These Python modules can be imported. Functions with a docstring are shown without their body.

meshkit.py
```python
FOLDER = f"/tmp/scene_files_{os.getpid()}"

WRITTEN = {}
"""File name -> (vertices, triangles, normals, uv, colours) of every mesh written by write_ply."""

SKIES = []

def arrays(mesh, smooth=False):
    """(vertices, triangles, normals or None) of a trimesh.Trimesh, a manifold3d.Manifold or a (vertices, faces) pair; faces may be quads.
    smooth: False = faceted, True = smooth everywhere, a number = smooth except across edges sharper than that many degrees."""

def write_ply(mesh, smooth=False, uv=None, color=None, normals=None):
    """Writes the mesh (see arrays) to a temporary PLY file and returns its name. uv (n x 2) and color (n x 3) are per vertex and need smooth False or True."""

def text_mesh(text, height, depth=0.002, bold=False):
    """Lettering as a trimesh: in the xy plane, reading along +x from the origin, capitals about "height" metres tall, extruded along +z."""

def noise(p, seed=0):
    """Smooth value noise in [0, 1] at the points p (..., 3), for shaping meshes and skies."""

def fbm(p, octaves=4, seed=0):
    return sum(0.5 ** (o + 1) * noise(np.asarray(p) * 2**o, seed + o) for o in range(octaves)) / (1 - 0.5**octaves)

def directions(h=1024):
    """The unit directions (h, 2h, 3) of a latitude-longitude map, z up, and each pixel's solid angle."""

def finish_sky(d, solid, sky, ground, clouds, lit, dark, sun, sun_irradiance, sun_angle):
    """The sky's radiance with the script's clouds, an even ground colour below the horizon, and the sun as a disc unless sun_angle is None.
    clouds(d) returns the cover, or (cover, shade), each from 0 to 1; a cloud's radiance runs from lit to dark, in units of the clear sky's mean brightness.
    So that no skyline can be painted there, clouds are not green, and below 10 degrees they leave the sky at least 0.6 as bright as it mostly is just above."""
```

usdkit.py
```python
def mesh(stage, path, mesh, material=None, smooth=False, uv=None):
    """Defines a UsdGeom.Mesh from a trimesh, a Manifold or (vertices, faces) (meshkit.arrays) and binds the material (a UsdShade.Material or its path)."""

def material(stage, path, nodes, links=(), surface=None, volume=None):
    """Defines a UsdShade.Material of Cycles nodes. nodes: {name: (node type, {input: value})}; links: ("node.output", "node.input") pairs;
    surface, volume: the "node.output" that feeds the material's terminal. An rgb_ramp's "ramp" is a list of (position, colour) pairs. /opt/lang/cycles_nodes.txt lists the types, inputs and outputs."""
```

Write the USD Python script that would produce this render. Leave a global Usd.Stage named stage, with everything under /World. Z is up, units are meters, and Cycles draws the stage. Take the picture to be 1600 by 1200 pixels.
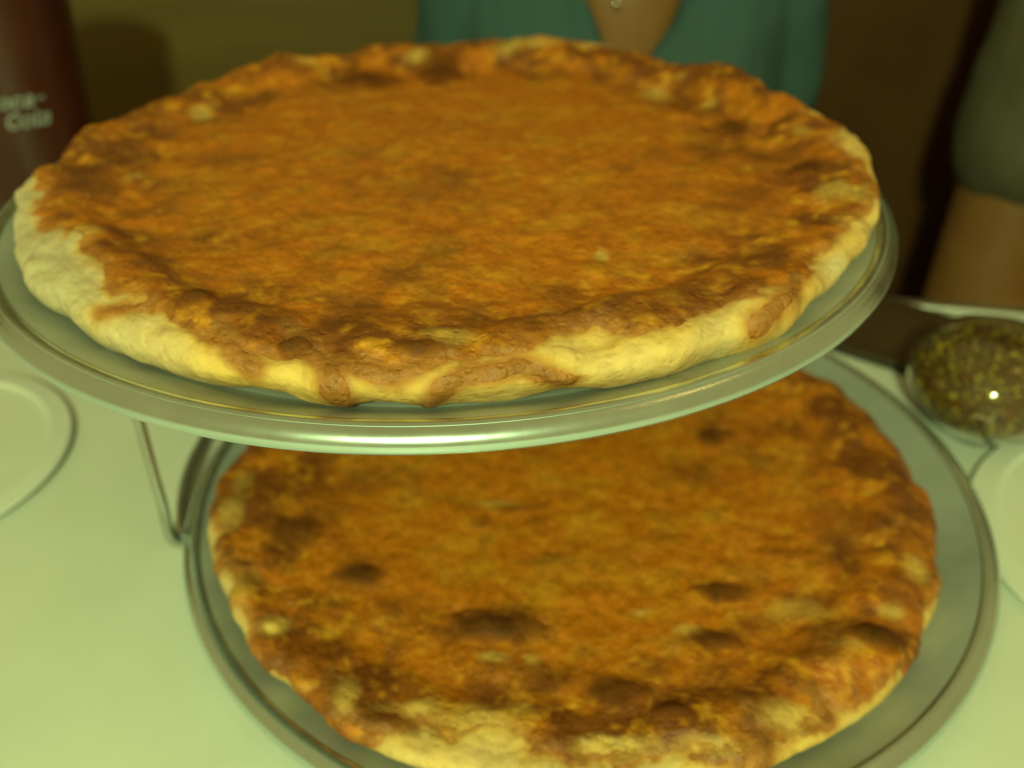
import math, random
import numpy as np, trimesh, manifold3d, usdkit, meshkit
from pxr import Usd, UsdGeom, UsdLux, UsdShade, Gf, Sdf, Vt
from scipy.spatial import cKDTree
random.seed(7); RNG = np.random.default_rng(7)
stage = Usd.Stage.CreateInMemory()
UsdGeom.SetStageUpAxis(stage, UsdGeom.Tokens.z); UsdGeom.SetStageMetersPerUnit(stage, 1.0)
UsdGeom.Xform.Define(stage, '/World'); UsdGeom.Scope.Define(stage, '/World/Looks')

# ---------------------------------------------------------------- camera, light
PITCH, ROLL = 0.6013, -0.0114
CAM = np.array([0.0301, -0.4305, 0.3491])
_r = np.array([1.0, 0, 0]); _f = np.array([0, math.cos(PITCH), -math.sin(PITCH)]); _u = np.array([0, math.sin(PITCH), math.cos(PITCH)])
R_ = math.cos(ROLL) * _r + math.sin(ROLL) * _u; U_ = -math.sin(ROLL) * _r + math.cos(ROLL) * _u
cam = UsdGeom.Camera.Define(stage, '/World/camera')
m4 = Gf.Matrix4d(*R_, 0, *U_, 0, *(-_f), 0, *CAM, 1)
cam.AddTransformOp().Set(m4)
cam.CreateHorizontalApertureAttr(36.0); cam.CreateVerticalApertureAttr(27.0); cam.CreateFocalLengthAttr(36.0 * 1550 / 1600)
cam.CreateClippingRangeAttr((0.02, 50.0))
cam.CreateFStopAttr(7.2); cam.CreateFocusDistanceAttr(0.285)
cam.CreateExposureAttr(0.12)


def aim(xf, pos, target):
    z = np.array(pos, float) - np.array(target, float); z /= np.linalg.norm(z)
    x = np.cross([0, 0, 1.0], z); x /= np.linalg.norm(x); y = np.cross(z, x)
    xf.AddTransformOp().Set(Gf.Matrix4d(*x, 0, *y, 0, *z, 0, *map(float, pos), 1))


def rect_light(name, pos, target, w, h, power, color):
    l = UsdLux.RectLight.Define(stage, '/World/' + name)
    aim(l, pos, target)
    l.CreateWidthAttr(w); l.CreateHeightAttr(h); l.CreateIntensityAttr(power); l.CreateColorAttr(Gf.Vec3f(*color))


rect_light('key_lamp', (-0.09, -1.08, 0.80), (0.03, -0.10, 0.08), 0.075, 0.075, 720.0, (0.72, 1.0, 0.41))
rect_light('ceiling_lamp', (0.75, 0.05, 1.3), (0.1, 0.0, 0.0), 0.10, 0.10, 8.0, (1.0, 0.62, 0.16))
dome = UsdLux.DomeLight.Define(stage, '/World/room_glow')
dome.CreateIntensityAttr(0.11); dome.CreateColorAttr(Gf.Vec3f(0.95, 0.82, 0.24))

# ---------------------------------------------------------------- helpers
_used = {}


def numbered(parent, name):
    k = (str(parent), name); n = _used.get(k, 0); _used[k] = n + 1
    return name if n == 0 else f'{name}_{n:03d}'


def tag(p, label=None, cat=None, group=None, kind=None):
    for k, v in (('label', label), ('category', cat), ('group', group), ('kind', kind)):
        if v: p.SetCustomDataByKey(k, v)
    return p


def thing(name, label, cat, loc=(0, 0, 0), rz=0.0, group=None, rx=0.0):
    x = UsdGeom.Xform.Define(stage, '/World/' + numbered('/World', name))
    x.AddTranslateOp().Set(Gf.Vec3d(*map(float, loc)))
    if rx: x.AddRotateXOp().Set(rx)
    if rz: x.AddRotateZOp().Set(math.degrees(rz))
    return tag(x.GetPrim(), label, cat, group)


def obj(name, mesh, mat, parent=None, smooth=40, col=None):
    base = str(parent.GetPath()) if parent is not None else '/World'
    m = usdkit.mesh(stage, base + '/' + numbered(base, name), mesh, mat, smooth=smooth)
    if col is not None:
        UsdGeom.PrimvarsAPI(m).CreatePrimvar('tone', Sdf.ValueTypeNames.Color3fArray, 'vertex').Set(Vt.Vec3fArray.FromNumpy(np.asarray(col, np.float32)))
    return m.GetPrim()


def mat(name, nodes, links=(), surface='p.BSDF'):
    return usdkit.material(stage, '/World/Looks/' + name, nodes, links, surface=surface)


def noisy(name, c1, c2, scale, rough=0.5, metallic=0.0, bump=0.1, bscale=None, dist=0.002, stretch=(1, 1, 1), **kw):
    """A material whose colour wanders between two tones, with fine relief."""
    n = {'g': ('texture_coordinate', {}), 'm': ('mapping', {'scale': stretch}),
         'n': ('noise_texture', {'scale': scale, 'detail': 5.0, 'roughness': 0.6}),
         'c': ('rgb_ramp', {'ramp': [(0.3, c1), (0.7, c2)]}),
         'n2': ('noise_texture', {'scale': bscale or scale * 6, 'detail': 4.0}),
         'b': ('bump', {'strength': bump, 'distance': dist}),
         'rr': ('map_range', {'from_min': 0.3, 'from_max': 0.7, 'to_min': rough * 0.85, 'to_max': min(1, rough * 1.2)}),
         'p': ('principled_bsdf', {'metallic': metallic, **kw})}
    return mat(name, n, [('g.object', 'm.vector'), ('m.vector', 'n.vector'), ('n.fac', 'c.fac'), ('c.color', 'p.base_color'), ('m.vector', 'n2.vector'),
                         ('n2.fac', 'b.height'), ('b.normal', 'p.normal'), ('n.fac', 'rr.value'), ('rr.result', 'p.roughness')])


def toned(name, rough, bump, scale, dist, vary=0.35, **kw):
    """Colour from the mesh's own tone, broken up by fine mottling, with pores and fine relief."""
    n = {'a': ('attribute', {'attribute': 'tone'}), 'g': ('texture_coordinate', {}),
         'n': ('noise_texture', {'scale': scale, 'detail': 6.0, 'roughness': 0.65}),
         'v': ('noise_texture', {'scale': scale * 0.55, 'detail': 5.0, 'roughness': 0.7, 'distortion': 0.6}),
         'vr': ('rgb_ramp', {'ramp': [(0.32, (1 - vary * 1.3,) * 3), (0.5, (1.0, 1.0, 1.0)), (0.70, (1 + vary * 0.8, 1 + vary, 1 + vary * 1.2))]}),
         'mx': ('mix', {'mix_type': 'multiply', 'fac': 1.0}),
         'vo': ('voronoi_texture', {'scale': scale * 0.9}), 'vm': ('map_range', {'from_min': 0.0, 'from_max': 0.35, 'to_min': 0.0, 'to_max': 0.5, 'clamp': True}),
         'ad': ('math', {'math_type': 'add'}),
         'b': ('bump', {'strength': bump, 'distance': dist}),
         'rr': ('map_range', {'from_min': 0.35, 'from_max': 0.65, 'to_min': rough * 0.6, 'to_max': min(1, rough * 1.4)}),
         'p': ('principled_bsdf', dict(kw))}
    return mat(name, n, [('a.color', 'mx.color1'), ('g.object', 'v.vector'), ('v.fac', 'vr.fac'), ('vr.color', 'mx.color2'), ('mx.color', 'p.base_color'),
                         ('g.object', 'n.vector'), ('g.object', 'vo.vector'), ('vo.distance', 'vm.value'), ('n.fac', 'ad.value1'), ('vm.result', 'ad.value2'), ('ad.value', 'b.height'),
                         ('b.normal', 'p.normal'), ('v.fac', 'rr.value'), ('rr.result', 'p.roughness')])


def lathe(prof, n=160):
    return trimesh.creation.revolve(np.array(prof, float), sections=n)


def tube(path, r, sides=12, closed=False):
    p = np.asarray(path, float)
    t = (np.roll(p, -1, 0) - np.roll(p, 1, 0)) if closed else np.gradient(p, axis=0)
    t /= np.linalg.norm(t, axis=1, keepdims=True)
    nrm = np.zeros_like(p); a = np.cross(t[0], [0.3, 0.2, 1.0] if abs(t[0][2]) < 0.9 else [1.0, 0.2, 0]); a /= np.linalg.norm(a)
    for i in range(len(p)):
        a = a - t[i] * (a @ t[i]); a /= np.linalg.norm(a); nrm[i] = a
    b = np.cross(t, nrm); ang = np.arange(sides) * 2 * np.pi / sides
    v = (p[:, None] + r * (np.cos(ang)[None, :, None] * nrm[:, None] + np.sin(ang)[None, :, None] * b[:, None])).reshape(-1, 3)
    f = []
    N = len(p)
    for i in range(N if closed else N - 1):
        for j in range(sides):
            k = (j + 1) % sides; q = (i + 1) % N
            f += [(i * sides + j, i * sides + k, q * sides + k), (i * sides + j, q * sides + k, q * sides + j)]
    if not closed:
        for i, flip in ((0, 0), (N - 1, 1)):
            for j in range(1, sides - 1):
                tri = (i * sides, i * sides + j + 1, i * sides + j); f.append(tri[::-1] if flip else tri)
    return trimesh.Trimesh(v, f, process=False)


def smooth_path(pts, n=40):
    from scipy.interpolate import CubicSpline
    p = np.asarray(pts, float); d = np.r_[0, np.cumsum(np.linalg.norm(np.diff(p, axis=0), axis=1))]
    return CubicSpline(d, p)(np.linspace(0, d[-1], n))


def sphere_man(c, r, n=20):
    return manifold3d.Manifold.sphere(float(r), n).translate([float(x) for x in c])


def bones(chain):
    """Hulls between the neighbouring (point, radius) joints of each chain, joined."""
    out = []
    for ch in chain:
        for (a, ra), (b, rb) in zip(ch[:-1], ch[1:]):
            out.append(manifold3d.Manifold.batch_hull([sphere_man(a, ra), sphere_man(b, rb)]))
    return manifold3d.Manifold.batch_boolean(out, manifold3d.OpType.Add)


def soft(man, step=0.012, it=12):
    man = man.refine_to_length(step)
    me = man.to_mesh(); t = trimesh.Trimesh(np.array(me.vert_properties)[:, :3], np.array(me.tri_verts), process=True)
    trimesh.smoothing.filter_taubin(t, iterations=it)
    return t


# ---------------------------------------------------------------- materials
M_TABLE = noisy('table_laminate', (0.66, 0.66, 0.60), (0.74, 0.74, 0.68), 9.0, 0.42, bump=0.05, bscale=180, dist=0.0006)
M_TRIM = noisy('trim_metal', (0.55, 0.57, 0.57), (0.68, 0.7, 0.7), 12.0, 0.35, metallic=1.0, bump=0.08, dist=0.0005)
M_ALU = noisy('pan_aluminium', (0.36, 0.40, 0.385), (0.58, 0.63, 0.62), 10.0, 0.48, metallic=0.55, bump=0.12, bscale=90, dist=0.0006)
M_RIM = noisy('pan_rim_aluminium', (0.62, 0.74, 0.77), (0.70, 0.82, 0.86), 30.0, 0.25, metallic=1.0, bump=0.06, bscale=160, dist=0.0004)
M_WIRE = noisy('stand_wire_metal', (0.42, 0.42, 0.38), (0.55, 0.55, 0.5), 40.0, 0.4, metallic=0.85, bump=0.05, dist=0.0004)
M_CHINA = noisy('plate_china', (0.70, 0.70, 0.66), (0.75, 0.75, 0.70), 14.0, 0.22, bump=0.02, dist=0.0004)
M_CRUST = toned('pizza_dough', 0.75, 0.5, 260.0, 0.0014, 0.14, subsurface_weight=0.06, subsurface_scale=0.004)
M_CHEESE = toned('baked_cheese', 0.36, 0.8, 320.0, 0.0013, 0.24)
M_BLIST = toned('browned_blister', 0.75, 0.6, 300.0, 0.0012, 0.3, specular_ior_level=0.2)
M_BENCH = noisy('bench_vinyl', (0.080, 0.030, 0.006), (0.105, 0.040, 0.008), 7.0, 0.5, bump=0.15, bscale=140, dist=0.001)
M_SHADE = noisy('shade_sheet_brown', (0.045, 0.024, 0.009), (0.065, 0.034, 0.012), 30.0, 0.5, bump=0.2, bscale=300, dist=0.0006)  # dark tone of the sheet added as table shade behind the jar
M_WALLW = noisy('bench_wood', (0.11, 0.066, 0.010), (0.14, 0.085, 0.013), 4.0, 0.5, bump=0.12, stretch=(1, 1, 8), dist=0.001)
M_CUP = noisy('cup_plastic', (0.045, 0.009, 0.005), (0.065, 0.013, 0.007), 20.0, 0.3, bump=0.04, dist=0.0005)
M_PRINT = noisy('cup_print', (0.18, 0.19, 0.19), (0.36, 0.38, 0.38), 300.0, 0.5, bump=0.05, dist=0.0003)
M_TEAL = noisy('teal_cotton', (0.030, 0.070, 0.078), (0.040, 0.092, 0.098), 18.0, 0.85, bump=0.4, bscale=260, dist=0.0015)
M_GREY = noisy('grey_cotton', (0.070, 0.060, 0.035), (0.095, 0.080, 0.048), 18.0, 0.85, bump=0.4, bscale=260, dist=0.0015)
M_SKIN = noisy('skin', (0.19, 0.080, 0.02), (0.235, 0.10, 0.026), 30.0, 0.55, bump=0.1, bscale=300, dist=0.0008, subsurface_weight=0.05, subsurface_scale=0.005)
M_HAIR = noisy('dark_hair', (0.02, 0.012, 0.006), (0.035, 0.02, 0.01), 60.0, 0.5, bump=0.6, bscale=120, dist=0.004, stretch=(1, 1, 0.2))
M_EYE = mat('eye_white', {'p': ('principled_bsdf', {'base_color': (0.7, 0.7, 0.66), 'roughness': 0.2})})
M_DARK = mat('iris_dark', {'p': ('principled_bsdf', {'base_color': (0.03, 0.018, 0.01), 'roughness': 0.15})})
M_LIP = mat('lips', {'p': ('principled_bsdf', {'base_color': (0.32, 0.11, 0.08), 'roughness': 0.45})})
M_GLASS = mat('amber_glass', {'p': ('principled_bsdf', {'base_color': (0.98, 0.96, 0.88), 'roughness': 0.03, 'transmission_weight': 1.0, 'ior': 1.45})})
M_FLAKE = toned('chilli_flake', 0.55, 0.3, 400.0, 0.0005, 0.2)
M_SILVER = noisy('pendant_silver', (0.75, 0.75, 0.7), (0.85, 0.85, 0.8), 40.0, 0.2, metallic=1.0, bump=0.0)

# ---------------------------------------------------------------- table, bench
EDGE = math.atan2(0.154 - 0.172, 0.381 - 0.294)            # direction of the far edge of the table
EX = np.array([math.cos(EDGE), math.sin(EDGE)]); EY = np.array([-EX[1], EX[0]])
P0 = np.array([0.294, 0.172])


def edge_xy(a, b):
    q = P0 + a * EX + b * EY
    return q


def slab(a0, a1, b0, b1, z0, z1, bev=0.004):
    h = []
    for a in (a0 + bev, a1 - bev):
        for b in (b0 + bev, b1 - bev):
            for z in (z0 + bev, z1 - bev):
                x, y = edge_xy(a, b); h.append(sphere_man((x, y, z), bev, 12))
    me = manifold3d.Manifold.batch_hull(h).to_mesh()
    return trimesh.Trimesh(np.array(me.vert_properties)[:, :3], np.array(me.tri_verts))


table = thing('table', 'white laminate restaurant table with a narrow metal edge under both pizzas', 'table')
obj('table_top', slab(-1.05, 0.45, -1.15, -0.003, -0.035, 0.0, 0.002), M_TABLE, table)
obj('edge_trim', slab(-1.056, 0.456, -0.0028, 0.008, -0.036, 0.0025, 0.003), M_TRIM, table)
cx, cy = edge_xy(-0.3, -0.55)
obj('pedestal', lathe([(0, -0.74), (0.28, -0.74), (0.27, -0.71), (0.05, -0.68), (0.04, -0.09), (0.2, -0.04), (0, -0.0355)], 48).apply_translation((cx, cy, 0)), M_TRIM, table)

bench = thing('booth_bench', 'dark brown padded booth bench in shadow behind the pizzas', 'bench')


def rbox(x0, x1, y0, y1, z0, z1, b):
    me = manifold3d.Manifold.batch_hull([sphere_man((x, y, z), b, 16) for x in (x0 + b, x1 - b) for y in (y0 + b, y1 - b) for z in (z0 + b, z1 - b)]).to_mesh()
    return trimesh.Trimesh(np.array(me.vert_properties)[:, :3], np.array(me.tri_verts))


obj('seat', rbox(-1.6, 1.6, 0.30, 0.80, -0.42, -0.30, 0.03), M_BENCH, bench)
obj('backrest', rbox(-1.6, -0.005, 0.58, 0.68, -0.30, 0.62, 0.03), M_WALLW, bench)
obj('backrest', rbox(0.0, 1.6, 0.58, 0.68, -0.30, 0.62, 0.03), M_BENCH, bench)
obj('base', rbox(-1.58, 1.58, 0.36, 0.78, -0.742, -0.425, 0.01), M_WALLW, bench)
floor = obj('floor', trimesh.creation.box((6, 6, 0.02)).apply_translation((0, 0, -0.755)), M_WALLW)
tag(floor, 'dark restaurant floor', None, kind='structure')

# ---------------------------------------------------------------- pans
TILT = -2.0; RIM_UP = 0.1678; LOW_XY = np.array([0.066, -0.0377]); PAN_D = 0.0135; PAN_FLOOR = 0.166


def pan_height(r):
    """Upper surface of the pan over its floor, by radius."""
    return np.interp(r, [0, PAN_FLOOR, PAN_FLOOR + 0.004, 0.196, 0.2], [0, 0, 0.0008, PAN_D - 0.001, PAN_D - 0.0005])


def pan(label, cx, cy, zrim, tilt=0.0):
    t = thing('pizza_pan', label, 'pan', (cx, cy, zrim - PAN_D - 0.0025), rx=tilt)
    th = 0.0014
    fl = [(0, 0), (PAN_FLOOR, 0.0), (PAN_FLOOR, th), (PAN_FLOOR - 0.004, th), (PAN_FLOOR - 0.0048, th - 0.0006), (PAN_FLOOR - 0.0058, th), (0, th)]
    obj('pan_floor', lathe(fl, 200), M_ALU, t)
    wl = [(PAN_FLOOR + 0.0002, 0.0), (PAN_FLOOR + 0.006, 0.0012), (0.1955, PAN_D - 0.001), (0.1955, PAN_D + 0.0006), (0.190, PAN_D - 0.0006), (PAN_FLOOR + 0.005, 0.0028), (PAN_FLOOR + 0.0002, th), (PAN_FLOOR + 0.0002, 0.0)]
    obj('pan_wall', lathe(wl, 200), M_ALU, t)
    up = np.radians(np.linspace(118, -14, 28)); lo = np.radians(np.linspace(-40, -170, 8))
    bead = [(0.1938 + 0.0062 * math.cos(x), PAN_D - 0.0050 + 0.0056 * math.sin(x)) for x in up] + [(0.1980 + 0.0018 * math.cos(x), PAN_D - 0.0066 + 0.0012 * math.sin(x)) for x in lo]
    bead = bead + [(0.1950, PAN_D - 0.0040), bead[0]]
    obj('rolled_rim', lathe(bead, 220), M_RIM, t, smooth=True)
    return t


pan('round aluminium pan raised on the wire stand, holding the upper pizza', 0, 0, RIM_UP, TILT)
pan('round aluminium pan lying on the table, holding the lower pizza', LOW_XY[0], LOW_XY[1], 0.022)

# ---------------------------------------------------------------- pizzas
NT, NA = 760, 280


def pizza_surface(R, H, seed, ox, oy, amp=1.0):
    """The skin of a pizza as rings round its axis: points (NA, NT), outward normals, and arc length from the middle."""
    rb = R - 0.022
    pr = [(0.0, H * 0.80)]
    for r in np.linspace(0.02, R - 0.040, 8): pr.append((r, H * 0.80))
    for t in np.linspace(0, 1, 9)[1:]:                               # rise to the rim of the crust
        pr.append((R - 0.040 + 0.018 * t, H * (0.80 + 0.18 * (t * t * (3 - 2 * t)))))
    for t in np.linspace(0, 1, 14)[1:]:                              # over the edge and down the side
        an = math.pi / 2 - t * (math.pi / 2)
        pr.append((R - 0.022 + 0.022 * math.cos(an), H * (0.42 + 0.56 * math.sin(an))))
    for t in np.linspace(0, 1, 10)[1:]:
        pr.append((rb + 0.022 * math.cos(t * math.pi / 2), H * 0.42 * (1 - math.sin(t * math.pi / 2)) + 0.0005))
    pr = np.array(pr); d = np.r_[0, np.cumsum(np.linalg.norm(np.diff(pr, axis=0), axis=1))]
    s = np.linspace(0, d[-1], NA); s = d[-1] * (np.linspace(0, 1, NA) ** 0.85)
    r = np.interp(s, d, pr[:, 0]); z = np.interp(s, d, pr[:, 1])
    th = np.arange(NT) * 2 * np.pi / NT
    tr = np.gradient(r, s); tz = np.gradient(z, s)
    nr, nz = -tz, tr
    nr, nz = np.where(nz * 0 + nr * 0 == 0, -tz, 0), tr
    c, sn = np.cos(th)[None], np.sin(th)[None]
    circ = np.stack([np.cos(th), np.sin(th), 0 * th], -1)
    rad = 1 + amp * 0.022 * (meshkit.fbm(circ * 1.6 + seed * 3.1, 3, seed) - 0.5) * 2
    rr = r[:, None] * (1 + (rad[None] - 1) * (r[:, None] / R) ** 2)
    P = np.stack([rr * c, rr * sn, np.repeat(z[:, None], NT, 1)], -1)
    N = np.stack([nr[:, None] * c, nr[:, None] * sn, np.repeat(nz[:, None], NT, 1)], -1)
    edge = np.clip((r - (R - 0.062)) / 0.045, 0, 1)[:, None]
    side = np.clip((s - (d[-1] - 0.012)) / 0.012, 0, 1)[:, None]      # quiet near the bottom
    lump = meshkit.fbm(P * 26 + seed, 3, seed + 5) - 0.5
    mid = meshkit.fbm(P * 75 + seed, 3, seed + 9) - 0.5
    bub = np.clip(meshkit.noise(P * 34 + seed * 2, seed + 21) - 0.55, 0, 1)
    disp = (0.004 + 0.0075 * edge) * lump + 0.0038 * mid * (0.6 + 0.4 * edge) + 0.007 * bub * (0.4 + edge)
    P = P + N * (disp * (1 - 0.85 * side) * np.clip(s / 0.01, 0, 1)[:, None])[..., None]
    P[..., 2] = np.maximum(P[..., 2], 0.0004)
    P[..., 2] += pan_height(np.hypot(P[..., 0] + ox, P[..., 1] + oy))   # lies in the pan and up its wall
    P[0] = P[0].mean(0)
    uv = s[:, None, None] * np.stack([np.repeat(c, NA, 0), np.repeat(sn, NA, 0)], -1)   # flattened skin
    G = np.cross(np.gradient(P, axis=0), np.roll(P, -1, 1) - np.roll(P, 1, 1)); G /= np.linalg.norm(G, axis=-1, keepdims=True) + 1e-12
    G = np.where((G * N).sum(-1, keepdims=True) < 0, -G, G); G[0] = (0, 0, 1)
    return P, G, uv, s, edge


def grid_faces(keep=None, closed=True):
    i, j = np.meshgrid(np.arange(NA - 1), np.arange(NT), indexing='ij'); k = (j + 1) % NT
    q = np.stack([i * NT + j, (i + 1) * NT + j, (i + 1) * NT + k, i * NT + k], -1).reshape(-1, 4)
    if keep is not None:
        q = q[keep.reshape(-1)[q].any(1)]
    return np.vstack([q[:, [0, 1, 2]], q[:, [0, 2, 3]]])


def compact(V, F, C):
    u, inv = np.unique(F, return_inverse=True)
    return (V[u], inv.reshape(F.shape)), C[u]


def lerp(a, b, t):
    t = np.clip(t, 0, 1)[..., None]
    return a * (1 - t) + np.asarray(b) * t


def spots(uv, table):
    o = np.zeros(uv.shape[:2])
    wob = 0.75 * (meshkit.fbm(np.concatenate([uv * 80, uv[..., :1] * 0], -1), 4, 31) - 0.5) * 2
    for u, v, ru, rv, k in table:
        q = np.sqrt(((uv[..., 0] - u) / ru) ** 2 + ((uv[..., 1] - v) / rv) ** 2) + wob
        o = np.maximum(o, k * np.clip(1.35 - q, 0, 1) ** 0.8)
    return np.clip(o, 0, 1)


def seg_dist(uv, line):
    d = np.full(uv.shape[:2], 9.0)
    L = np.array(line)
    for a, b in zip(L[:-1], L[1:]):
        ab = b - a; t = np.clip(((uv - a) @ ab) / (ab @ ab + 1e-12), 0, 1)
        d = np.minimum(d, np.linalg.norm(uv - a - t[..., None] * ab, axis=-1))
    return d


DOUGH_P = np.array([0.56, 0.44, 0.27]); DOUGH = np.array([0.82, 0.52, 0.21]); DOUGH_Y = np.array([0.84, 0.47, 0.085]); TOAST = np.array([0.46, 0.17, 0.03])
ORANGE = np.array([0.55, 0.152, 0.003]); GOLD = np.array([0.62, 0.245, 0.012]); BROWN = np.array([0.215, 0.056, 0.006]); CHAR = np.array([0.115, 0.038, 0.003]); CREAM = np.array([0.68, 0.40, 0.09])


def pizza(label, cx, cy, z, tilt, R, H, seed, pan_xy, left, back, edge_tab, dark, pale, drips, blister):
    ox, oy = cx - pan_xy[0], cy - pan_xy[1]
    P, G, uv, s, edge = pizza_surface(R, H, seed, ox, oy)
    t = thing('pizza', label, 'pizza', (cx, cy, z - cy * math.tan(math.radians(-tilt))), rx=tilt)
    # cheese
    E = np.array(sorted((a, r + back * float(np.clip(math.sin(a) * 1.6 - 0.3, 0, 1))) for a, r in edge_tab)); th = np.arange(NT) * 2 * np.pi / NT
    ae = np.interp(th, np.r_[E[:, 0] - 2 * np.pi, E[:, 0], E[:, 0] + 2 * np.pi], np.tile(E[:, 1], 3))
    p3 = np.concatenate([uv, uv[..., :1] * 0], -1)
    m = ae[None] - s[:, None] + 0.022 * (meshkit.fbm(p3 * 55, 3, seed + 11) - 0.5) + 0.008 * (meshkit.fbm(p3 * 220, 3, seed + 12) - 0.5)
    for line, w in drips:
        m = np.maximum(m, (1.25 * w * (0.8 + 0.5 * meshkit.noise(p3 * 130, seed + 14)) - seg_dist(uv, line)))
    pl = spots(uv, pale); dk = spots(uv, dark)
    m = np.where(edge > 0.55, m - 0.012 * np.clip(pl - 0.35, 0, 1), m)
    # dough
    C = np.broadcast_to(DOUGH, P.shape).copy()
    C = lerp(C, DOUGH_Y, 1.6 * (meshkit.fbm(P * 30, 3, seed + 1) - 0.30))
    C = lerp(C, TOAST, 2.2 * (meshkit.fbm(P * 48 + 9, 4, seed + 2) - 0.60))
    C = lerp(C, TOAST, 0.55 * np.clip((s[:, None] - (s[-1] - 0.012)) / 0.012, 0, 1) * meshkit.fbm(P * 20, 2, seed + 3))
    C = lerp(C, DOUGH_P, 2.2 * np.clip(-uv[..., 0] / R - 0.35, 0, 1) * left)
    C = lerp(C, DOUGH_Y * 0.92, 0.9 * np.clip(1 + (m + 0.001) / 0.012, 0, 1) ** 1.5)
    C = lerp(C, TOAST, 0.95 * np.clip(1 + (m + 0.0005) / 0.0045, 0, 1) ** 1.3 * (0.55 + 0.9 * (meshkit.fbm(p3 * 90, 3, seed + 41))))
    C = lerp(C, DOUGH_P, 0.8 * np.clip(-uv[..., 0] / R * 2.2 - 0.9, 0, 1) * left * np.clip(-m / 0.006 - 0.2, 0, 1))
    C = lerp(C, DOUGH_P * 1.12, 2.6 * (meshkit.fbm(P * 26 + 4, 3, seed + 44) - 0.52) * np.clip(-m / 0.008 - 0.2, 0, 1))
    C = lerp(C, TOAST * 0.9, dk * 0.7)
    F = grid_faces(); V = P.reshape(-1, 3)
    nb = len(V); V = np.vstack([V, [[0, 0, max(0.0, P[-1, :, 2].min())]]])
    j = np.arange(NT); last = (NA - 1) * NT
    F = np.vstack([F, np.stack([last + j, np.full(NT, nb), last + (j + 1) % NT], -1)])
    obj('crust', (V, F), M_CRUST, t, smooth=True, col=np.vstack([C.reshape(-1, 3), [DOUGH]]))
    off = np.clip(m / 0.007, -1, 1) * 0.0016 + 0.0014 * (meshkit.fbm(p3 * 140, 4, seed + 15) - 0.5) + 0.0012 * np.clip(dk, 0, 1)
    Q = P + G * off[..., None]
    # colours: fibrous golden oil-soaked cheese with toasted patches
    warp = p3 + 0.010 * (np.stack([meshkit.fbm(p3 * 40, 3, seed + 16), meshkit.fbm(p3 * 40 + 7, 3, seed + 17), 0 * p3[..., 0]], -1) - 0.5)
    fib = meshkit.fbm(warp * np.array([70, 190, 1]) + 3, 4, seed + 18)
    big = meshkit.fbm(warp * 24 + 5, 4, seed + 19); med = meshkit.fbm(warp * 75 + 8, 4, seed + 20); fine = meshkit.fbm(warp * 260, 3, seed + 22); med2 = meshkit.fbm(warp * 110 + 3, 3, seed + 23)
    K = np.broadcast_to(ORANGE, P.shape).copy()
    e1 = np.clip(edge * 1.3, 0, 1)
    K = lerp(K, GOLD, 4.6 * (0.35 * fib + 0.40 * med + 0.25 * med2 - 0.47))
    K = lerp(K, BROWN, (4.2 + 2.2 * e1) * (0.5 * big + 0.5 * med - 0.53 + 0.06 * e1))
    K = lerp(K, BROWN, (0.40 + 4.6 * (med - 0.47)) * e1)
    K = lerp(K, GOLD * 1.15, 7.0 * (med2 * 0.6 + fine * 0.4 - 0.53) * (0.35 + 0.65 * e1))
    K = lerp(K, CREAM, 5.0 * (med2 - 0.70) * (0.3 + e1) + 3.0 * (fine - 0.72))
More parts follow.
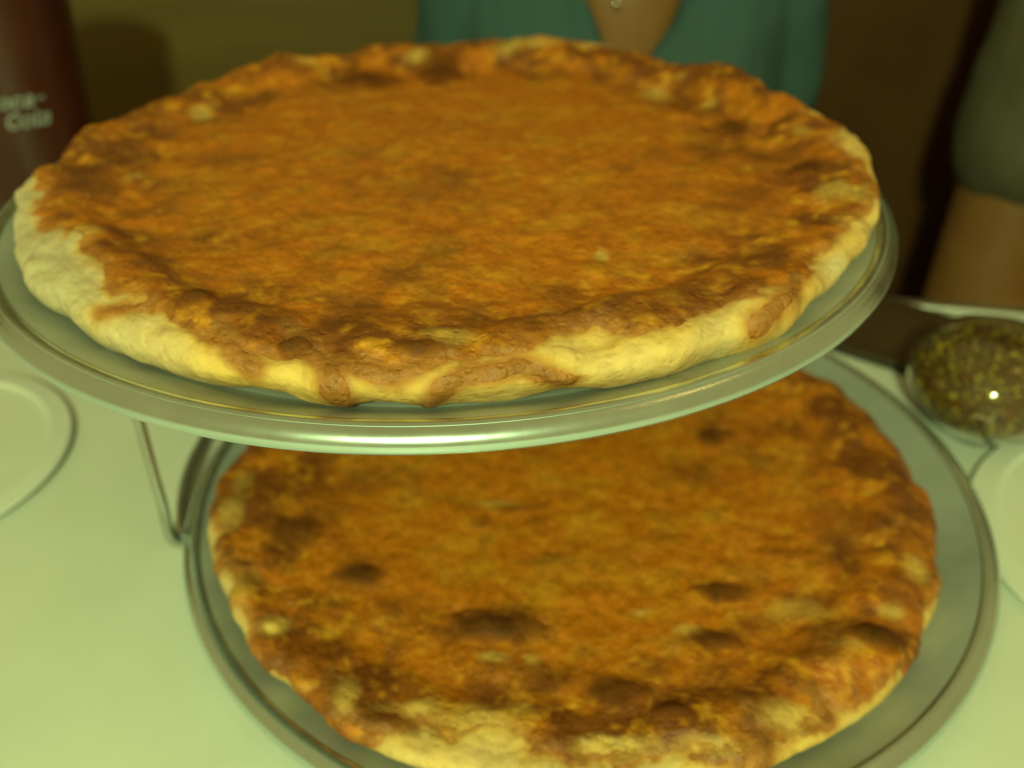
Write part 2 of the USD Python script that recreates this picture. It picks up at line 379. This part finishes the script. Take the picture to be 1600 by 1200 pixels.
    for line, w in drips:
        K = lerp(K, TOAST * 0.72, 1.3 * np.clip(1.7 - seg_dist(uv, line) / w, 0, 1))
    K = lerp(K, TOAST, 0.75 * np.clip(1 - m / 0.006, 0, 1) * edge)
    K = lerp(K, CREAM, pl * 0.95)
    K = lerp(K, BROWN * 0.9, dk * 0.9)
    K = lerp(K, CHAR, (dk - 0.45) * 0.9 * (0.3 + med))
    keep = m > -0.0045
    g, c = compact(Q.reshape(-1, 3), grid_faces(keep), K.reshape(-1, 3))
    ch = obj('cheese', g, M_CHEESE, t, smooth=True, col=c)
    # blistered bubbles: domes risen from the cheese
    for u, v, ru, rv, hgt in blister:
        q = np.sqrt(((uv[..., 0] - u) / ru) ** 2 + ((uv[..., 1] - v) / rv) ** 2) + 0.9 * (meshkit.fbm(p3 * 120 + u, 4, seed + 33) - 0.5)
        sm = np.clip(1 - q, 0, 1); sm = sm * sm * (3 - 2 * sm)
        lift = hgt * 0.38 * sm - 0.0005 * np.clip((q - 0.86) / 0.14, 0, 1) + 0.00025 + 0.0010 * (fine - 0.5) * sm
        B = Q + G * lift[..., None]
        KB = lerp(K, BROWN * 0.9, 1.3 * np.clip(1.0 - q, 0, 1) * (0.5 + med)); KB = lerp(KB, CHAR, (0.92 - q) * 1.2 * (0.1 + 1.5 * med2))
        g, c = compact(B.reshape(-1, 3), grid_faces(q < 1.0), KB.reshape(-1, 3))
        obj('browned_blister', g, M_BLIST, ch, smooth=True, col=c)
    return P, uv, s, t


#FEATURES
UP = dict(edge_tab=[(0.223, 0.1801), (0.529, 0.1801), (0.852, 0.194), (1.1, 0.1835), (1.265, 0.1745), (1.405, 0.1731), (1.629, 0.1787), (1.86, 0.1724), (2.141, 0.1689), (2.315, 0.1752), (2.546, 0.1801), (2.794, 0.1828), (2.935, 0.1905), (3.075, 0.1898), (3.365, 0.1787), (3.505, 0.1794), (3.696, 0.1738), (3.795, 0.1745), (3.944, 0.1738), (4.076, 0.1745), (4.167, 0.1738), (4.249, 0.1773), (4.332, 0.1808), (4.431, 0.1828), (4.497, 0.1842), (4.555, 0.1877), (4.613, 0.187), (4.663, 0.1849), (4.745, 0.1822), (4.795, 0.187), (4.878, 0.1863), (4.977, 0.1738), (5.06, 0.1773), (5.142, 0.1842), (5.258, 0.1808), (5.324, 0.187), (5.465, 0.1885), (5.589, 0.1794), (5.787, 0.1829), (5.903, 0.1885), (6.043, 0.1926), (6.25, 0.1822)],
          dark=[(-0.0548, 0.1338, 0.0206, 0.0181, 0.8), (-0.0133, 0.1462, 0.0115, 0.0266, 1.0), (-0.077, 0.1423, 0.0104, 0.0063, 0.7), (0.1393, 0.039, 0.0092, 0.0183, 0.7), (-0.1082, 0.0045, 0.0244, 0.0127, 0.5), (0.1611, -0.0214, 0.0153, 0.0131, 0.7), (-0.0816, -0.1479, 0.0093, 0.007, 0.8), (-0.0437, -0.1725, 0.0083, 0.0053, 0.8), (0.0697, -0.1554, 0.0131, 0.0075, 0.7), (0.0449, -0.142, 0.0078, 0.0141, 0.6), (-0.1537, -0.0376, 0.0091, 0.0175, 0.6), (0.1126, -0.0621, 0.0104, 0.0093, 0.6), (0.084, -0.1465, 0.0135, 0.0136, 0.6), (0.0024, -0.1468, 0.0176, 0.0065, 0.7), (0.0376, -0.1596, 0.0126, 0.0096, 0.6), (-0.1509, 0.0477, 0.0149, 0.014, 0.5), (0.1261, -0.1123, 0.0092, 0.0095, 0.6), (-0.0029, -0.178, 0.0081, 0.0039, 0.9), (-0.1647, -0.0374, 0.0066, 0.0139, 0.7), (0.1417, 0.0, 0.0076, 0.0124, 0.5), (0.0993, 0.1366, 0.0112, 0.0087, 0.6), (0.0133, 0.1789, 0.0133, 0.008, 0.6), (0.1292, -0.0467, 0.0161, 0.0152, 0.5), (-0.0545, -0.1546, 0.0119, 0.0086, 0.6), (0.0674, -0.0581, 0.0081, 0.0081, 0.3), (-0.1185, -0.1038, 0.012, 0.0148, 0.5), (-0.0164, -0.1524, 0.0131, 0.0106, 0.6)],
          pale=[(-0.1373, 0.0773, 0.0059, 0.01, 1.0), (-0.0259, 0.1633, 0.0074, 0.0088, 0.9), (0.0275, 0.1737, 0.0084, 0.0092, 1.0), (0.0478, 0.1707, 0.0136, 0.0058, 0.7), (0.0812, 0.1661, 0.0141, 0.0028, 1.0), (0.1072, 0.1055, 0.0071, 0.0128, 0.7), (0.1672, 0.018, 0.0039, 0.0071, 0.8), (0.1659, -0.0585, 0.0134, 0.0112, 0.9), (0.0611, -0.1046, 0.0025, 0.0042, 0.8), (0.0418, -0.1541, 0.0041, 0.0051, 0.8), (0.1653, -0.086, 0.0111, 0.0084, 0.7), (-0.141, -0.0904, 0.0066, 0.0096, 0.7), (0.1348, 0.0773, 0.0041, 0.0049, 0.6), (0.1234, 0.1174, 0.0044, 0.0047, 0.6), (-0.1451, -0.0169, 0.0047, 0.0071, 0.6), (-0.0915, 0.1453, 0.0088, 0.0037, 0.6), (0.0057, -0.1709, 0.0078, 0.0046, 0.6)],
          drips=[([(-0.0474, -0.1592), (-0.0294, -0.1854), (-0.0289, -0.2042)], 0.0025), ([(0.0155, -0.1871), (0.0064, -0.1938), (-0.0017, -0.2062)], 0.0019), ([(0.0141, -0.1892), (0.0309, -0.1851), (0.0472, -0.193)], 0.0025), ([(-0.0214, -0.1844), (-0.0094, -0.1895), (0.0059, -0.1786), (0.0098, -0.17)], 0.0025), ([(0.1083, -0.16), (0.1219, -0.1463), (0.127, -0.1335)], 0.0017), ([(-0.0688, -0.1604), (-0.058, -0.1785), (-0.0561, -0.1827)], 0.0025), ([(-0.0959, -0.1441), (-0.1144, -0.147)], 0.0017)],
          blister=[(-0.0131, 0.1433, 0.0158, 0.027, 0.0035), (-0.0548, 0.1338, 0.0222, 0.0188, 0.003), (-0.0029, -0.178, 0.0081, 0.0039, 0.003), (0.1396, 0.0403, 0.0084, 0.0145, 0.003), (-0.0809, -0.1466, 0.0071, 0.0083, 0.003), (-0.0437, -0.1725, 0.0074, 0.0049, 0.003), (0.1607, -0.0241, 0.0093, 0.0118, 0.003)])
LO = dict(edge_tab=[(0.041, 0.1863), (0.116, 0.187), (0.256, 0.187), (1.2, 0.163), (1.6, 0.163), (2.0, 0.163), (3.026, 0.1819), (3.158, 0.1857), (3.266, 0.1825), (3.381, 0.169), (3.472, 0.1677), (3.547, 0.1709), (3.646, 0.1742), (3.745, 0.1761), (3.828, 0.18), (3.952, 0.1761), (4.034, 0.1787), (4.125, 0.1825), (4.225, 0.1767), (4.266, 0.1631), (4.357, 0.1553), (4.497, 0.1506), (4.588, 0.1599), (4.721, 0.1631), (4.836, 0.1605), (4.985, 0.167), (5.126, 0.1677), (5.266, 0.169), (5.382, 0.1722), (5.539, 0.1787), (5.663, 0.1793), (5.738, 0.1709), (5.903, 0.1767), (6.085, 0.1883), (6.192, 0.1863)],
          dark=[(-0.0406, -0.0968, 0.022, 0.0104, 1.0), (-0.0983, -0.0654, 0.0123, 0.0088, 0.9), (-0.1332, -0.0373, 0.0151, 0.0131, 0.8), (-0.0121, -0.0578, 0.0118, 0.0043, 0.5), (0.0769, 0.033, 0.0093, 0.0085, 0.8), (0.0634, -0.0774, 0.0115, 0.0051, 0.7), (0.0545, -0.1048, 0.0087, 0.0055, 0.8), (0.0999, -0.1086, 0.0109, 0.0094, 0.7), (0.12, -0.1086, 0.0113, 0.007, 0.8), (0.162, 0.0134, 0.016, 0.0144, 0.6), (0.1316, -0.038, 0.0174, 0.0153, 0.5), (-0.0233, -0.0211, 0.0113, 0.0043, 0.6), (0.0099, -0.1333, 0.0117, 0.0067, 0.8), (0.0316, -0.1448, 0.0074, 0.0063, 0.9), (-0.0795, -0.1469, 0.0094, 0.0038, 0.8), (-0.1252, -0.1191, 0.0143, 0.005, 0.7), (-0.0748, -0.0869, 0.0225, 0.0081, 0.4), (0.1528, -0.0374, 0.0124, 0.0205, 0.5), (-0.0928, -0.1255, 0.0207, 0.0091, 0.5), (-0.1508, -0.0201, 0.0129, 0.0213, 0.5), (0.0648, -0.1384, 0.0101, 0.004, 0.7), (-0.045, -0.0332, 0.0061, 0.0042, 0.6), (-0.0175, -0.0311, 0.0062, 0.0048, 0.5), (-0.1516, -0.0621, 0.0041, 0.0028, 0.7), (-0.0094, -0.1259, 0.0152, 0.0051, 0.6), (-0.0302, -0.1191, 0.0132, 0.0045, 0.5), (0.0998, -0.0551, 0.0176, 0.0038, 0.5)],
          pale=[(-0.1328, -0.0981, 0.006, 0.0054, 0.9), (-0.0959, -0.1344, 0.0037, 0.0088, 0.9), (-0.1511, -0.077, 0.0097, 0.0113, 0.7), (-0.0398, -0.1468, 0.0157, 0.0082, 0.8), (-0.0708, -0.139, 0.0129, 0.0041, 0.8), (0.0765, -0.1441, 0.0115, 0.0067, 0.9), (0.0078, -0.1572, 0.0145, 0.0052, 0.9), (0.043, -0.1587, 0.0105, 0.0049, 0.9), (0.1523, -0.0653, 0.0058, 0.0073, 0.8), (0.1327, -0.0915, 0.0053, 0.0035, 0.9), (-0.0379, -0.1133, 0.0057, 0.0029, 0.8), (-0.0219, -0.114, 0.0034, 0.0028, 0.7), (0.0458, -0.0999, 0.0057, 0.0025, 0.7), (-0.0361, -0.0169, 0.011, 0.002, 0.8), (0.108, -0.1135, 0.006, 0.0027, 0.8), (-0.1631, -0.0258, 0.005, 0.0107, 0.8), (0.1772, 0.0015, 0.0057, 0.01, 0.8), (0.1702, 0.0446, 0.0021, 0.005, 0.5), (0.0936, -0.0906, 0.0105, 0.0066, 0.5), (0.0251, -0.0896, 0.0037, 0.002, 0.5), (-0.1638, -0.0041, 0.0045, 0.0067, 0.6)],
          drips=[([(0.0579, -0.135), (0.0646, -0.1506), (0.0633, -0.1663)], 0.0023), ([(0.0882, -0.1326), (0.0921, -0.1462)], 0.0023), ([(-0.1036, -0.1244), (-0.0977, -0.1417), (-0.0819, -0.1485), (-0.0708, -0.1448)], 0.0027), ([(-0.1674, -0.0621), (-0.1503, -0.0601)], 0.002)],
          blister=[(-0.0403, -0.0985, 0.0257, 0.0124, 0.008), (-0.0983, -0.0654, 0.0151, 0.011, 0.004), (0.0769, 0.033, 0.0084, 0.0077, 0.003), (0.0634, -0.0774, 0.0142, 0.0075, 0.003), (0.0545, -0.1048, 0.0121, 0.008, 0.003), (0.0099, -0.1333, 0.015, 0.0078, 0.004), (0.0316, -0.1448, 0.006, 0.0049, 0.003), (0.12, -0.1086, 0.0141, 0.0089, 0.004), (-0.131, -0.0378, 0.0166, 0.013, 0.003)])
#END
SUR = {}
SUR['UP'] = pizza('upper thick-crust cheese pizza on the raised pan', 0.0035, 0.0105, RIM_UP - PAN_D - 0.0008, TILT, 0.1890, 0.0225, 3, (0, 0), 1.0, 0.022, **UP)
SUR['LO'] = pizza('lower cheese pizza with dark blisters, partly hidden under the raised pan', 0.059, -0.044, 0.022 - PAN_D - 0.0008, 0.0, 0.1745, 0.019, 8, LOW_XY, 0.3, 0.0, **LO)

# ---------------------------------------------------------------- wire stand
st = thing('pizza_stand', 'grey metal wire stand that carries the upper pizza pan', 'pizza stand')
zt = RIM_UP - PAN_D - 0.0025 - 0.003
ra = 0.153; ang = np.linspace(0, 2 * np.pi, 97)[:-1]
ring = lambda r, z: np.stack([r * np.cos(ang), r * np.sin(ang), z + 0 * ang], -1)
tz = lambda y: y * math.tan(math.radians(TILT))
tr = ring(ra - 0.004, zt); tr[:, 2] += tz(tr[:, 1])
obj('top_ring', tube(tr, 0.0026, 10, True), M_WIRE, st)
obj('base_ring', tube(ring(ra - 0.004, 0.0026), 0.0024, 10, True), M_WIRE, st)
for a0 in (-2.71, 2.45, 1.66):
    for da, rr in ((-0.040, 0.0026), (0.024, 0.0026)):
        e = np.array([math.cos(a0 + da), math.sin(a0 + da)]); e2 = np.array([math.cos(a0 + da * 0.45), math.sin(a0 + da * 0.45)]); zz = zt + tz(e[1] * ra)
        pts = [np.r_[e * 0.13, zz], np.r_[e * (ra - 0.012), zz], np.r_[e * (ra + 0.0015), zz - 0.008]]
        for q in np.linspace(0.1, 0.9, 7): pts.append(np.r_[(e * (1 - q) + e2 * q) * (ra + 0.002), (zz - 0.01) * (1 - q) + 0.008 * q])
        pts += [np.r_[e2 * (ra + 0.001), 0.0062], np.r_[e2 * (ra - 0.010), 0.0046]]
        obj('leg_wire', tube(smooth_path(pts, 50), rr, 10), M_WIRE, st)

# ---------------------------------------------------------------- plates
def plate(label, x, y, R):
    t = thing('dinner_plate', label, 'plate', (x, y, 0.0005))
    k = R / 0.0856
    pr = [(0, 0.002), (0.045 * k, 0.002), (0.047 * k, 0), (0.052 * k, 0), (0.056 * k, 0.001), (0.0850 * k, 0.0035), (0.0864 * k, 0.0048), (0.0855 * k, 0.0062), (0.084 * k, 0.0063), (0.0785 * k, 0.0066), (0.0765 * k, 0.0070), (0.0752 * k, 0.0068), (0.0742 * k, 0.0046), (0.060 * k, 0.0042), (0.052 * k, 0.0040), (0, 0.004)]
    obj('plate_body', lathe(pr, 160), M_CHINA, t)


plate('small white plate at the left edge of the table', -0.307, 0.004, 0.0856)
plate('white plate at the right edge, in front of the glass jar', 0.360, -0.078, 0.10)

# ---------------------------------------------------------------- jar of flakes
JX, JY = 0.298, 0.027
jar = thing('glass_jar', 'small round glass jar with a narrow foot beside the lower pan', 'jar', (JX, JY, 0))
outer = smooth_path([(0.0185, 0.0006), (0.0205, 0.003), (0.031, 0.012), (0.0415, 0.025), (0.0445, 0.036), (0.0425, 0.046), (0.0350, 0.056), (0.0215, 0.0625), (0.008, 0.0645)], 44)
inner = smooth_path([(0.008, 0.0630), (0.0208, 0.0611), (0.0338, 0.0549), (0.0410, 0.0456), (0.0431, 0.036), (0.0401, 0.0254), (0.0292, 0.0124), (0.0180, 0.0040), (0.0, 0.0032)], 44)
prof = [(0, 0.0012), (0.015, 0.0012)] + [tuple(q) for q in outer] + [(0.0, 0.0648), (0.0, 0.0634)] + [tuple(q) for q in inner]
prof[-1] = (0.0, 0.0032)
jm = lathe(prof, 96)
obj('jar_wall', jm, M_GLASS, jar, smooth=50)
V, F, C = [], [], []
inr = np.array([(0.0, 0.0040), (0.0170, 0.0048), (0.0285, 0.0122), (0.0395, 0.0255), (0.0425, 0.036), (0.0403, 0.0456), (0.0330, 0.0545), (0.0200, 0.0605)])
n = 0
while n < 4600:
    z = RNG.uniform(0.0045, 0.0595); rmax = np.interp(z, inr[:, 1], inr[:, 0]) - 0.0006
    r = rmax * (RNG.uniform(0.72, 1) if z < 0.054 else math.sqrt(RNG.uniform(0, 1))); a = RNG.uniform(0, 2 * np.pi)
    c = np.array([r * math.cos(a), r * math.sin(a), z])
    sz = RNG.uniform(0.0011, 0.0026)
    k = RNG.integers(4, 6); an = np.sort(RNG.uniform(0, 2 * np.pi, k))
    A = np.linalg.qr(RNG.normal(size=(3, 3)))[0]
    q = np.stack([np.cos(an) * sz, np.sin(an) * sz * 0.7, RNG.normal(0, 0.0002, k)], -1) @ A.T + c
    rq = np.hypot(q[:, 0], q[:, 1]); lim = np.interp(q[:, 2], inr[:, 1], inr[:, 0])
    if (rq > lim).any() or (q[:, 2] < 0.0042).any(): continue
    top = q + A[:, 2] * 0.0003; b = len(V); V += list(q) + list(top)
    for i in range(1, k - 1): F += [(b, b + i + 1, b + i), (b + k, b + k + i, b + k + i + 1)]
    for i in range(k):
        i2 = (i + 1) % k; F += [(b + i, b + i2, b + k + i2), (b + i, b + k + i2, b + k + i)]
    w = RNG.random(); col = (0.72, 0.56, 0.07) if w < 0.36 else ((0.30, 0.09, 0.012) if w < 0.62 else (0.42, 0.27, 0.03))
    C += [np.array(col) * RNG.uniform(0.7, 1.2)] * (2 * k); n += 1
core = lathe([(0, 0.006), (0.014, 0.007), (0.025, 0.0145), (0.036, 0.027), (0.0385, 0.037), (0.0365, 0.0445), (0.029, 0.0530), (0.016, 0.0575), (0, 0.0575)], 32)
b = len(V); V = np.vstack([np.array(V), core.vertices]); F = np.vstack([np.array(F), core.faces + b]); C = np.vstack([np.array(C), np.tile([[0.14, 0.07, 0.012]], (len(core.vertices), 1))])
fl = obj('chilli_flakes', (V + np.array([JX, JY, 0]), F), M_FLAKE, None, smooth=False, col=C)
tag(fl, 'dark red dried chilli flakes with yellow seeds filling the glass jar', 'chilli flakes', kind='stuff')

# ---------------------------------------------------------------- dark sheet added as shade on the table behind the jar
shade = thing('shade_sheet', 'added dark brown flat sheet standing in for shade on the table behind the glass jar', 'shade_patch', (0.255, 0.098, 0), math.atan2(-0.59, 0.81))
sheet_layer = lambda z0, z1, d: rbox(-0.078 + d, 0.078 - d, d, 0.080 - d, z0, z1, 0.0009)
obj('outer_layer', sheet_layer(0.0004, 0.0024, 0), M_SHADE, shade)
obj('inner_layer', sheet_layer(0.0026, 0.0046, 0.003), M_CHINA, shade)
obj('outer_layer', sheet_layer(0.0048, 0.0068, 0), M_SHADE, shade)

# ---------------------------------------------------------------- cup
CX, CY, CH = -0.318, 0.27, 0.21
cup = thing('drinking_cup', 'dark red plastic tumbler with white script lettering behind the raised pizza', 'cup', (CX, CY, 0))
rt = lambda z: 0.040 + 0.010 * z / CH
obj('cup_body', lathe([(0, 0.002), (0.036, 0.002), (0.038, 0), (0.040, 0.001), (rt(0.19), 0.19), (rt(0.205), 0.2045), (rt(0.205) - 0.002, 0.2045), (0.0375, 0.006), (0, 0.006)], 96), M_CUP, cup)
a = np.linspace(0, 2 * np.pi, 13)
obj('cup_rim', lathe([(0.0497 + 0.0017 * math.cos(x), 0.2062 + 0.0017 * math.sin(x)) for x in a], 96), M_CUP, cup, smooth=True)


def wrap_text(word, h, z, shift, shear=0.3):
    tm = meshkit.text_mesh(word, h, 0.0006, bold=True)
    tm = tm.subdivide_to_size(0.002)
    v = tm.vertices.copy(); w = v[:, 0].max()
    x = v[:, 0] - w / 2 + shear * v[:, 1] + shift; zz = z + v[:, 1]
    r = rt(zz) + v[:, 2] + 0.0002; a = -math.pi / 2 + x / r + 0.30
    return trimesh.Trimesh(np.stack([r * np.cos(a), r * np.sin(a), zz], -1), tm.faces, process=False)


obj('lettering', wrap_text('Coca-', 0.0095, 0.128, 0.002), M_PRINT, cup)
obj('lettering', wrap_text('Cola', 0.0100, 0.114, 0.007), M_PRINT, cup)

# ---------------------------------------------------------------- people
def hand(wrist, d, palm_n, side, L=0.15):
    """Palm, four fingers and a thumb as chains of joints."""
    d = np.array(d, float); d /= np.linalg.norm(d); n_ = np.array(palm_n, float); n_ -= d * (n_ @ d); n_ /= np.linalg.norm(n_); s_ = np.cross(d, n_) * side
    w = np.array(wrist, float); ch = []
    for k, (o, ln) in enumerate(((-0.027, 0.062), (-0.009, 0.072), (0.009, 0.068), (0.026, 0.053))):
        f = L / 0.17; b = w + d * 0.075 * f + s_ * o * f
        j1 = b + (d * 0.9 + n_ * 0.3) * ln * 0.45 * f; j2 = j1 + (d * 0.6 + n_ * 0.7) * ln * 0.32 * f; j3 = j2 + (d * 0.3 + n_ * 0.9) * ln * 0.23 * f
        ch.append([(w + s_ * o * 0.5 * f, 0.015 * f), (b, 0.0115 * f), (j1, 0.0085 * f), (j2, 0.0078 * f), (j3, 0.0068 * f)])
    f = L / 0.17; t0 = w + d * 0.02 * f - s_ * 0.02 * f; t1 = t0 + (d * 0.5 - s_ * 0.7 + n_ * 0.3) * 0.04 * f; t2 = t1 + (d * 0.8 - s_ * 0.2 + n_ * 0.4) * 0.03 * f
    ch.append([(t0, 0.014 * f), (t1, 0.010 * f), (t2, 0.008 * f)])
    return ch


def face(parent, hc, k, fwd):
    """Eyes, lips and hair on a head centred at hc of half-height 0.115 * k, looking along fwd (horizontal)."""
    fwd = np.array(fwd, float); fwd /= np.linalg.norm(fwd); rt_ = np.array([fwd[1], -fwd[0], 0])
    for sgn in (-1, 1):
        e = hc + fwd * 0.080 * k + rt_ * sgn * 0.032 * k + np.array([0, 0, 0.0])
        obj('eye', trimesh.creation.icosphere(3, 0.0125 * k).apply_translation(e), M_EYE, parent, smooth=True)
        obj('iris', trimesh.creation.icosphere(2, 0.0062 * k).apply_translation(e + fwd * 0.0078 * k), M_DARK, parent, smooth=True)
    lp = trimesh.creation.icosphere(3, 1.0); lp.apply_scale((0.024 * k, 0.008 * k, 0.0075 * k))
    A = np.eye(4); A[:3, 0] = rt_; A[:3, 1] = fwd; A[:3, 3] = hc + fwd * 0.087 * k + np.array([0, 0, -0.066 * k]); lp.apply_transform(A)
    obj('lips', lp, M_LIP, parent, smooth=True)
    h = trimesh.creation.icosphere(5, 1.0); h.apply_scale((0.086 * k, 0.106 * k, 0.118 * k))
    A[:3, 3] = hc - fwd * 0.010 * k + np.array([0, 0, 0.020 * k]); h.apply_transform(A)
    v = h.vertices - hc; front = v @ fwd
    cut = (front < 0.018 * k + 0.9 * (v[:, 2] - 0.035 * k)) & (v[:, 2] > -0.10 * k)
    h.vertices += (meshkit.fbm(h.vertices * 90, 3, 4) - 0.5)[:, None] * 0.012 * h.vertex_normals
    h.update_faces(cut[h.faces].all(1)); h.remove_unreferenced_vertices()
    obj('hair', h, M_HAIR, parent, smooth=True)


def head_chains(neck, hc, k, fwd):
    fwd = np.array(fwd, float); fwd /= np.linalg.norm(fwd); rt_ = np.array([fwd[1], -fwd[0], 0]); up = np.array([0, 0, 1.0])
    return [[(neck, 0.046 * k), (hc - up * 0.05 * k - fwd * 0.01 * k, 0.050 * k)],
            [(hc + up * 0.028 * k - fwd * 0.015 * k, 0.085 * k), (hc + up * 0.018 * k + fwd * 0.015 * k, 0.076 * k)],
            [(hc + up * 0.01 * k + fwd * 0.012 * k, 0.072 * k), (hc - up * 0.085 * k + fwd * 0.052 * k, 0.030 * k)],
            [(hc + fwd * 0.082 * k + up * 0.0, 0.010 * k), (hc + fwd * 0.100 * k - up * 0.030 * k, 0.011 * k)],
            [(hc - rt_ * 0.080 * k - up * 0.012 * k, 0.016 * k), (hc - rt_ * 0.083 * k + up * 0.012 * k, 0.018 * k)],
            [(hc + rt_ * 0.080 * k - up * 0.012 * k, 0.016 * k), (hc + rt_ * 0.083 * k + up * 0.012 * k, 0.018 * k)]]


def rot2(v, a):
    c, s = math.cos(a), math.sin(a); return np.array([c * v[0] - s * v[1], s * v[0] + c * v[1], v[2]])


# child across the table, in the teal V-neck shirt
X0, Y0 = 0.121, 0.385
A = lambda x, y, z: np.array([X0 + x, Y0 + y, z])
fwd = (-0.05, -1, 0)
torso = [[(A(-0.068, 0.01, -0.24), 0.075), (A(-0.062, 0.01, -0.08), 0.068), (A(-0.058, 0.0, 0.10), 0.068), (A(-0.085, 0.005, 0.185), 0.044)],
         [(A(0.068, 0.01, -0.24), 0.075), (A(0.062, 0.01, -0.08), 0.068), (A(0.058, 0.0, 0.10), 0.068), (A(0.085, 0.005, 0.185), 0.044)],
         [(A(-0.058, 0, 0.10), 0.068), (A(0.058, 0, 0.10), 0.068)], [(A(-0.06, 0.01, -0.08), 0.068), (A(0.06, 0.01, -0.08), 0.068)], [(A(-0.06, 0.01, -0.24), 0.075), (A(0.06, 0.01, -0.24), 0.075)],
         [(A(-0.085, 0.005, 0.185), 0.04), (A(0, 0.005, 0.205), 0.048), (A(0.085, 0.005, 0.185), 0.04)], [(A(0, 0.0, 0.16), 0.062), (A(0, 0.0, 0.0), 0.072)],
         [(A(0, 0.005, 0.19), 0.048), (A(0, 0.0, 0.10), 0.066)]]
arms, sleeves, hands = [], [], []
for sg in (-1, 1):
    sh, el, wr = A(sg * 0.120, 0.005, 0.180), A(sg * 0.132, 0.02, -0.015), A(sg * 0.06, -0.07, -0.14)
    arms.append([(sh, 0.036), (sh * 0.5 + el * 0.5, 0.031), (el, 0.026), (wr, 0.019)])
    hem = sh + (el - sh) * 0.50
    sleeves.append([(A(sg * 0.07, 0.005, 0.182), 0.045), (sh, 0.043), (hem, 0.041)])
    hands += hand(wr, (-sg * 0.5, -0.6, -0.6), (-sg * 0.2, 0.4, -0.6), sg, 0.13)
legs = [[(A(sg * 0.06, 0.0, -0.25), 0.066), (A(sg * 0.075, -0.24, -0.26), 0.05), (A(sg * 0.07, -0.25, -0.58), 0.032), (A(sg * 0.07, -0.33, -0.60), 0.024)] for sg in (-1, 1)]
hc = A(0, -0.005, 0.355)
body = soft(bones(torso + arms + legs + hands + head_chains(A(0, 0.005, 0.20), hc, 0.9, fwd)), 0.010, 10)
kid = thing('person', 'person in a teal V-neck shirt sitting behind the raised pizza', 'person')
obj('body', body, M_SKIN, kid, smooth=True)
grow = lambda ch, d: [[(p, r + d) for p, r in c] for c in ch]
shirt = bones(grow(torso, 0.008) + sleeves)
vcut = manifold3d.Manifold.hull_points(np.array([A(-0.083, -0.14, 0.26), A(0.083, -0.14, 0.26), A(0.0, -0.14, 0.095), A(-0.083, 0.02, 0.26), A(0.083, 0.02, 0.26), A(0.0, 0.02, 0.105)]))
shirt = soft(shirt - vcut - manifold3d.Manifold.cylinder(0.3, 0.052, 0.060, 32).translate([X0, Y0 + 0.005, 0.190]), 0.008, 8)
w = meshkit.fbm(shirt.vertices * np.array([24, 24, 13]), 3, 5) - 0.5
shirt.vertices += shirt.vertex_normals * (w * 0.012)[:, None]
obj('shirt', shirt, M_TEAL, kid, smooth=True)
face(kid, hc, 0.9, fwd)
pen = trimesh.creation.icosphere(3, 0.0024); pen.apply_translation(A(-0.013, -0.075, 0.171))
obj('pendant', pen, M_SILVER, kid, smooth=True)

# second sitter at the right, grey short sleeve
B0 = np.array([0.60, 0.43, 0.0]); TW = 0.55
Bp = lambda x, y, z: B0 + rot2((x, y, z), TW)
tor2 = [[(Bp(sg * 0.075, 0.0, -0.22), 0.085), (Bp(sg * 0.07, 0, -0.02), 0.078), (Bp(sg * 0.075, 0, 0.14), 0.08), (Bp(sg * 0.11, 0, 0.225), 0.05)] for sg in (-1, 1)]
tor2 += [[(Bp(-0.07, 0, z), 0.08), (Bp(0.07, 0, z), 0.08)] for z in (-0.22, 0.0, 0.13)] + [[(Bp(-0.11, 0, 0.225), 0.05), (Bp(0, 0, 0.245), 0.055), (Bp(0.11, 0, 0.225), 0.05)]]
sh = Bp(-0.150, 0.0, 0.205); el = np.array([0.432, 0.315, -0.10]); wr = np.array([0.50, 0.16, -0.16])
sh2 = Bp(0.150, 0.0, 0.205); el2 = Bp(0.19, -0.02, -0.04); wr2 = Bp(0.12, -0.19, -0.15)
arm2 = [[(sh, 0.052), (sh * 0.45 + el * 0.55, 0.047), (el, 0.044), (wr, 0.028)], [(sh2, 0.052), (el2, 0.042), (wr2, 0.028)]]
hem = sh + (el - sh) * 0.50; hem2 = sh2 + (el2 - sh2) * 0.52
slv2 = [[(Bp(-0.10, 0, 0.215), 0.056), (sh, 0.063), (hem, 0.062)], [(Bp(0.10, 0, 0.215), 0.056), (sh2, 0.060), (hem2, 0.055)]]
leg2 = [[(Bp(sg * 0.08, 0, -0.23), 0.08), (Bp(sg * 0.1, -0.22, -0.26), 0.06), (Bp(sg * 0.1, -0.24, -0.62), 0.04), (Bp(sg * 0.1, -0.32, -0.67), 0.028)] for sg in (-1, 1)]
f2 = rot2((0, -1, 0), TW); hc2 = Bp(0, -0.01, 0.42)
hnd2 = hand(wr, wr - el, (0.2, 0.4, -0.8), -1, 0.16) + hand(wr2, wr2 - el2, (-0.3, 0.2, -0.8), 1, 0.16)
body2 = soft(bones(tor2 + arm2 + leg2 + hnd2 + head_chains(Bp(0, 0, 0.24), hc2, 1.0, f2)), 0.012, 10)
p2 = thing('person', 'person in a grey short-sleeved shirt at the right, bare arm lowered behind the table', 'person')
obj('body', body2, M_SKIN, p2, smooth=True)
shirt2 = soft(bones(grow(tor2, 0.009) + slv2) - manifold3d.Manifold.cylinder(0.3, 0.062, 0.07, 32).translate([float(B0[0]), float(B0[1]), 0.255]), 0.010, 8)
w = meshkit.fbm(shirt2.vertices * np.array([24, 24, 13]), 3, 6) - 0.5
shirt2.vertices += shirt2.vertex_normals * (w * 0.012)[:, None]
obj('shirt', shirt2, M_GREY, p2, smooth=True)
face(p2, hc2, 1.0, f2)
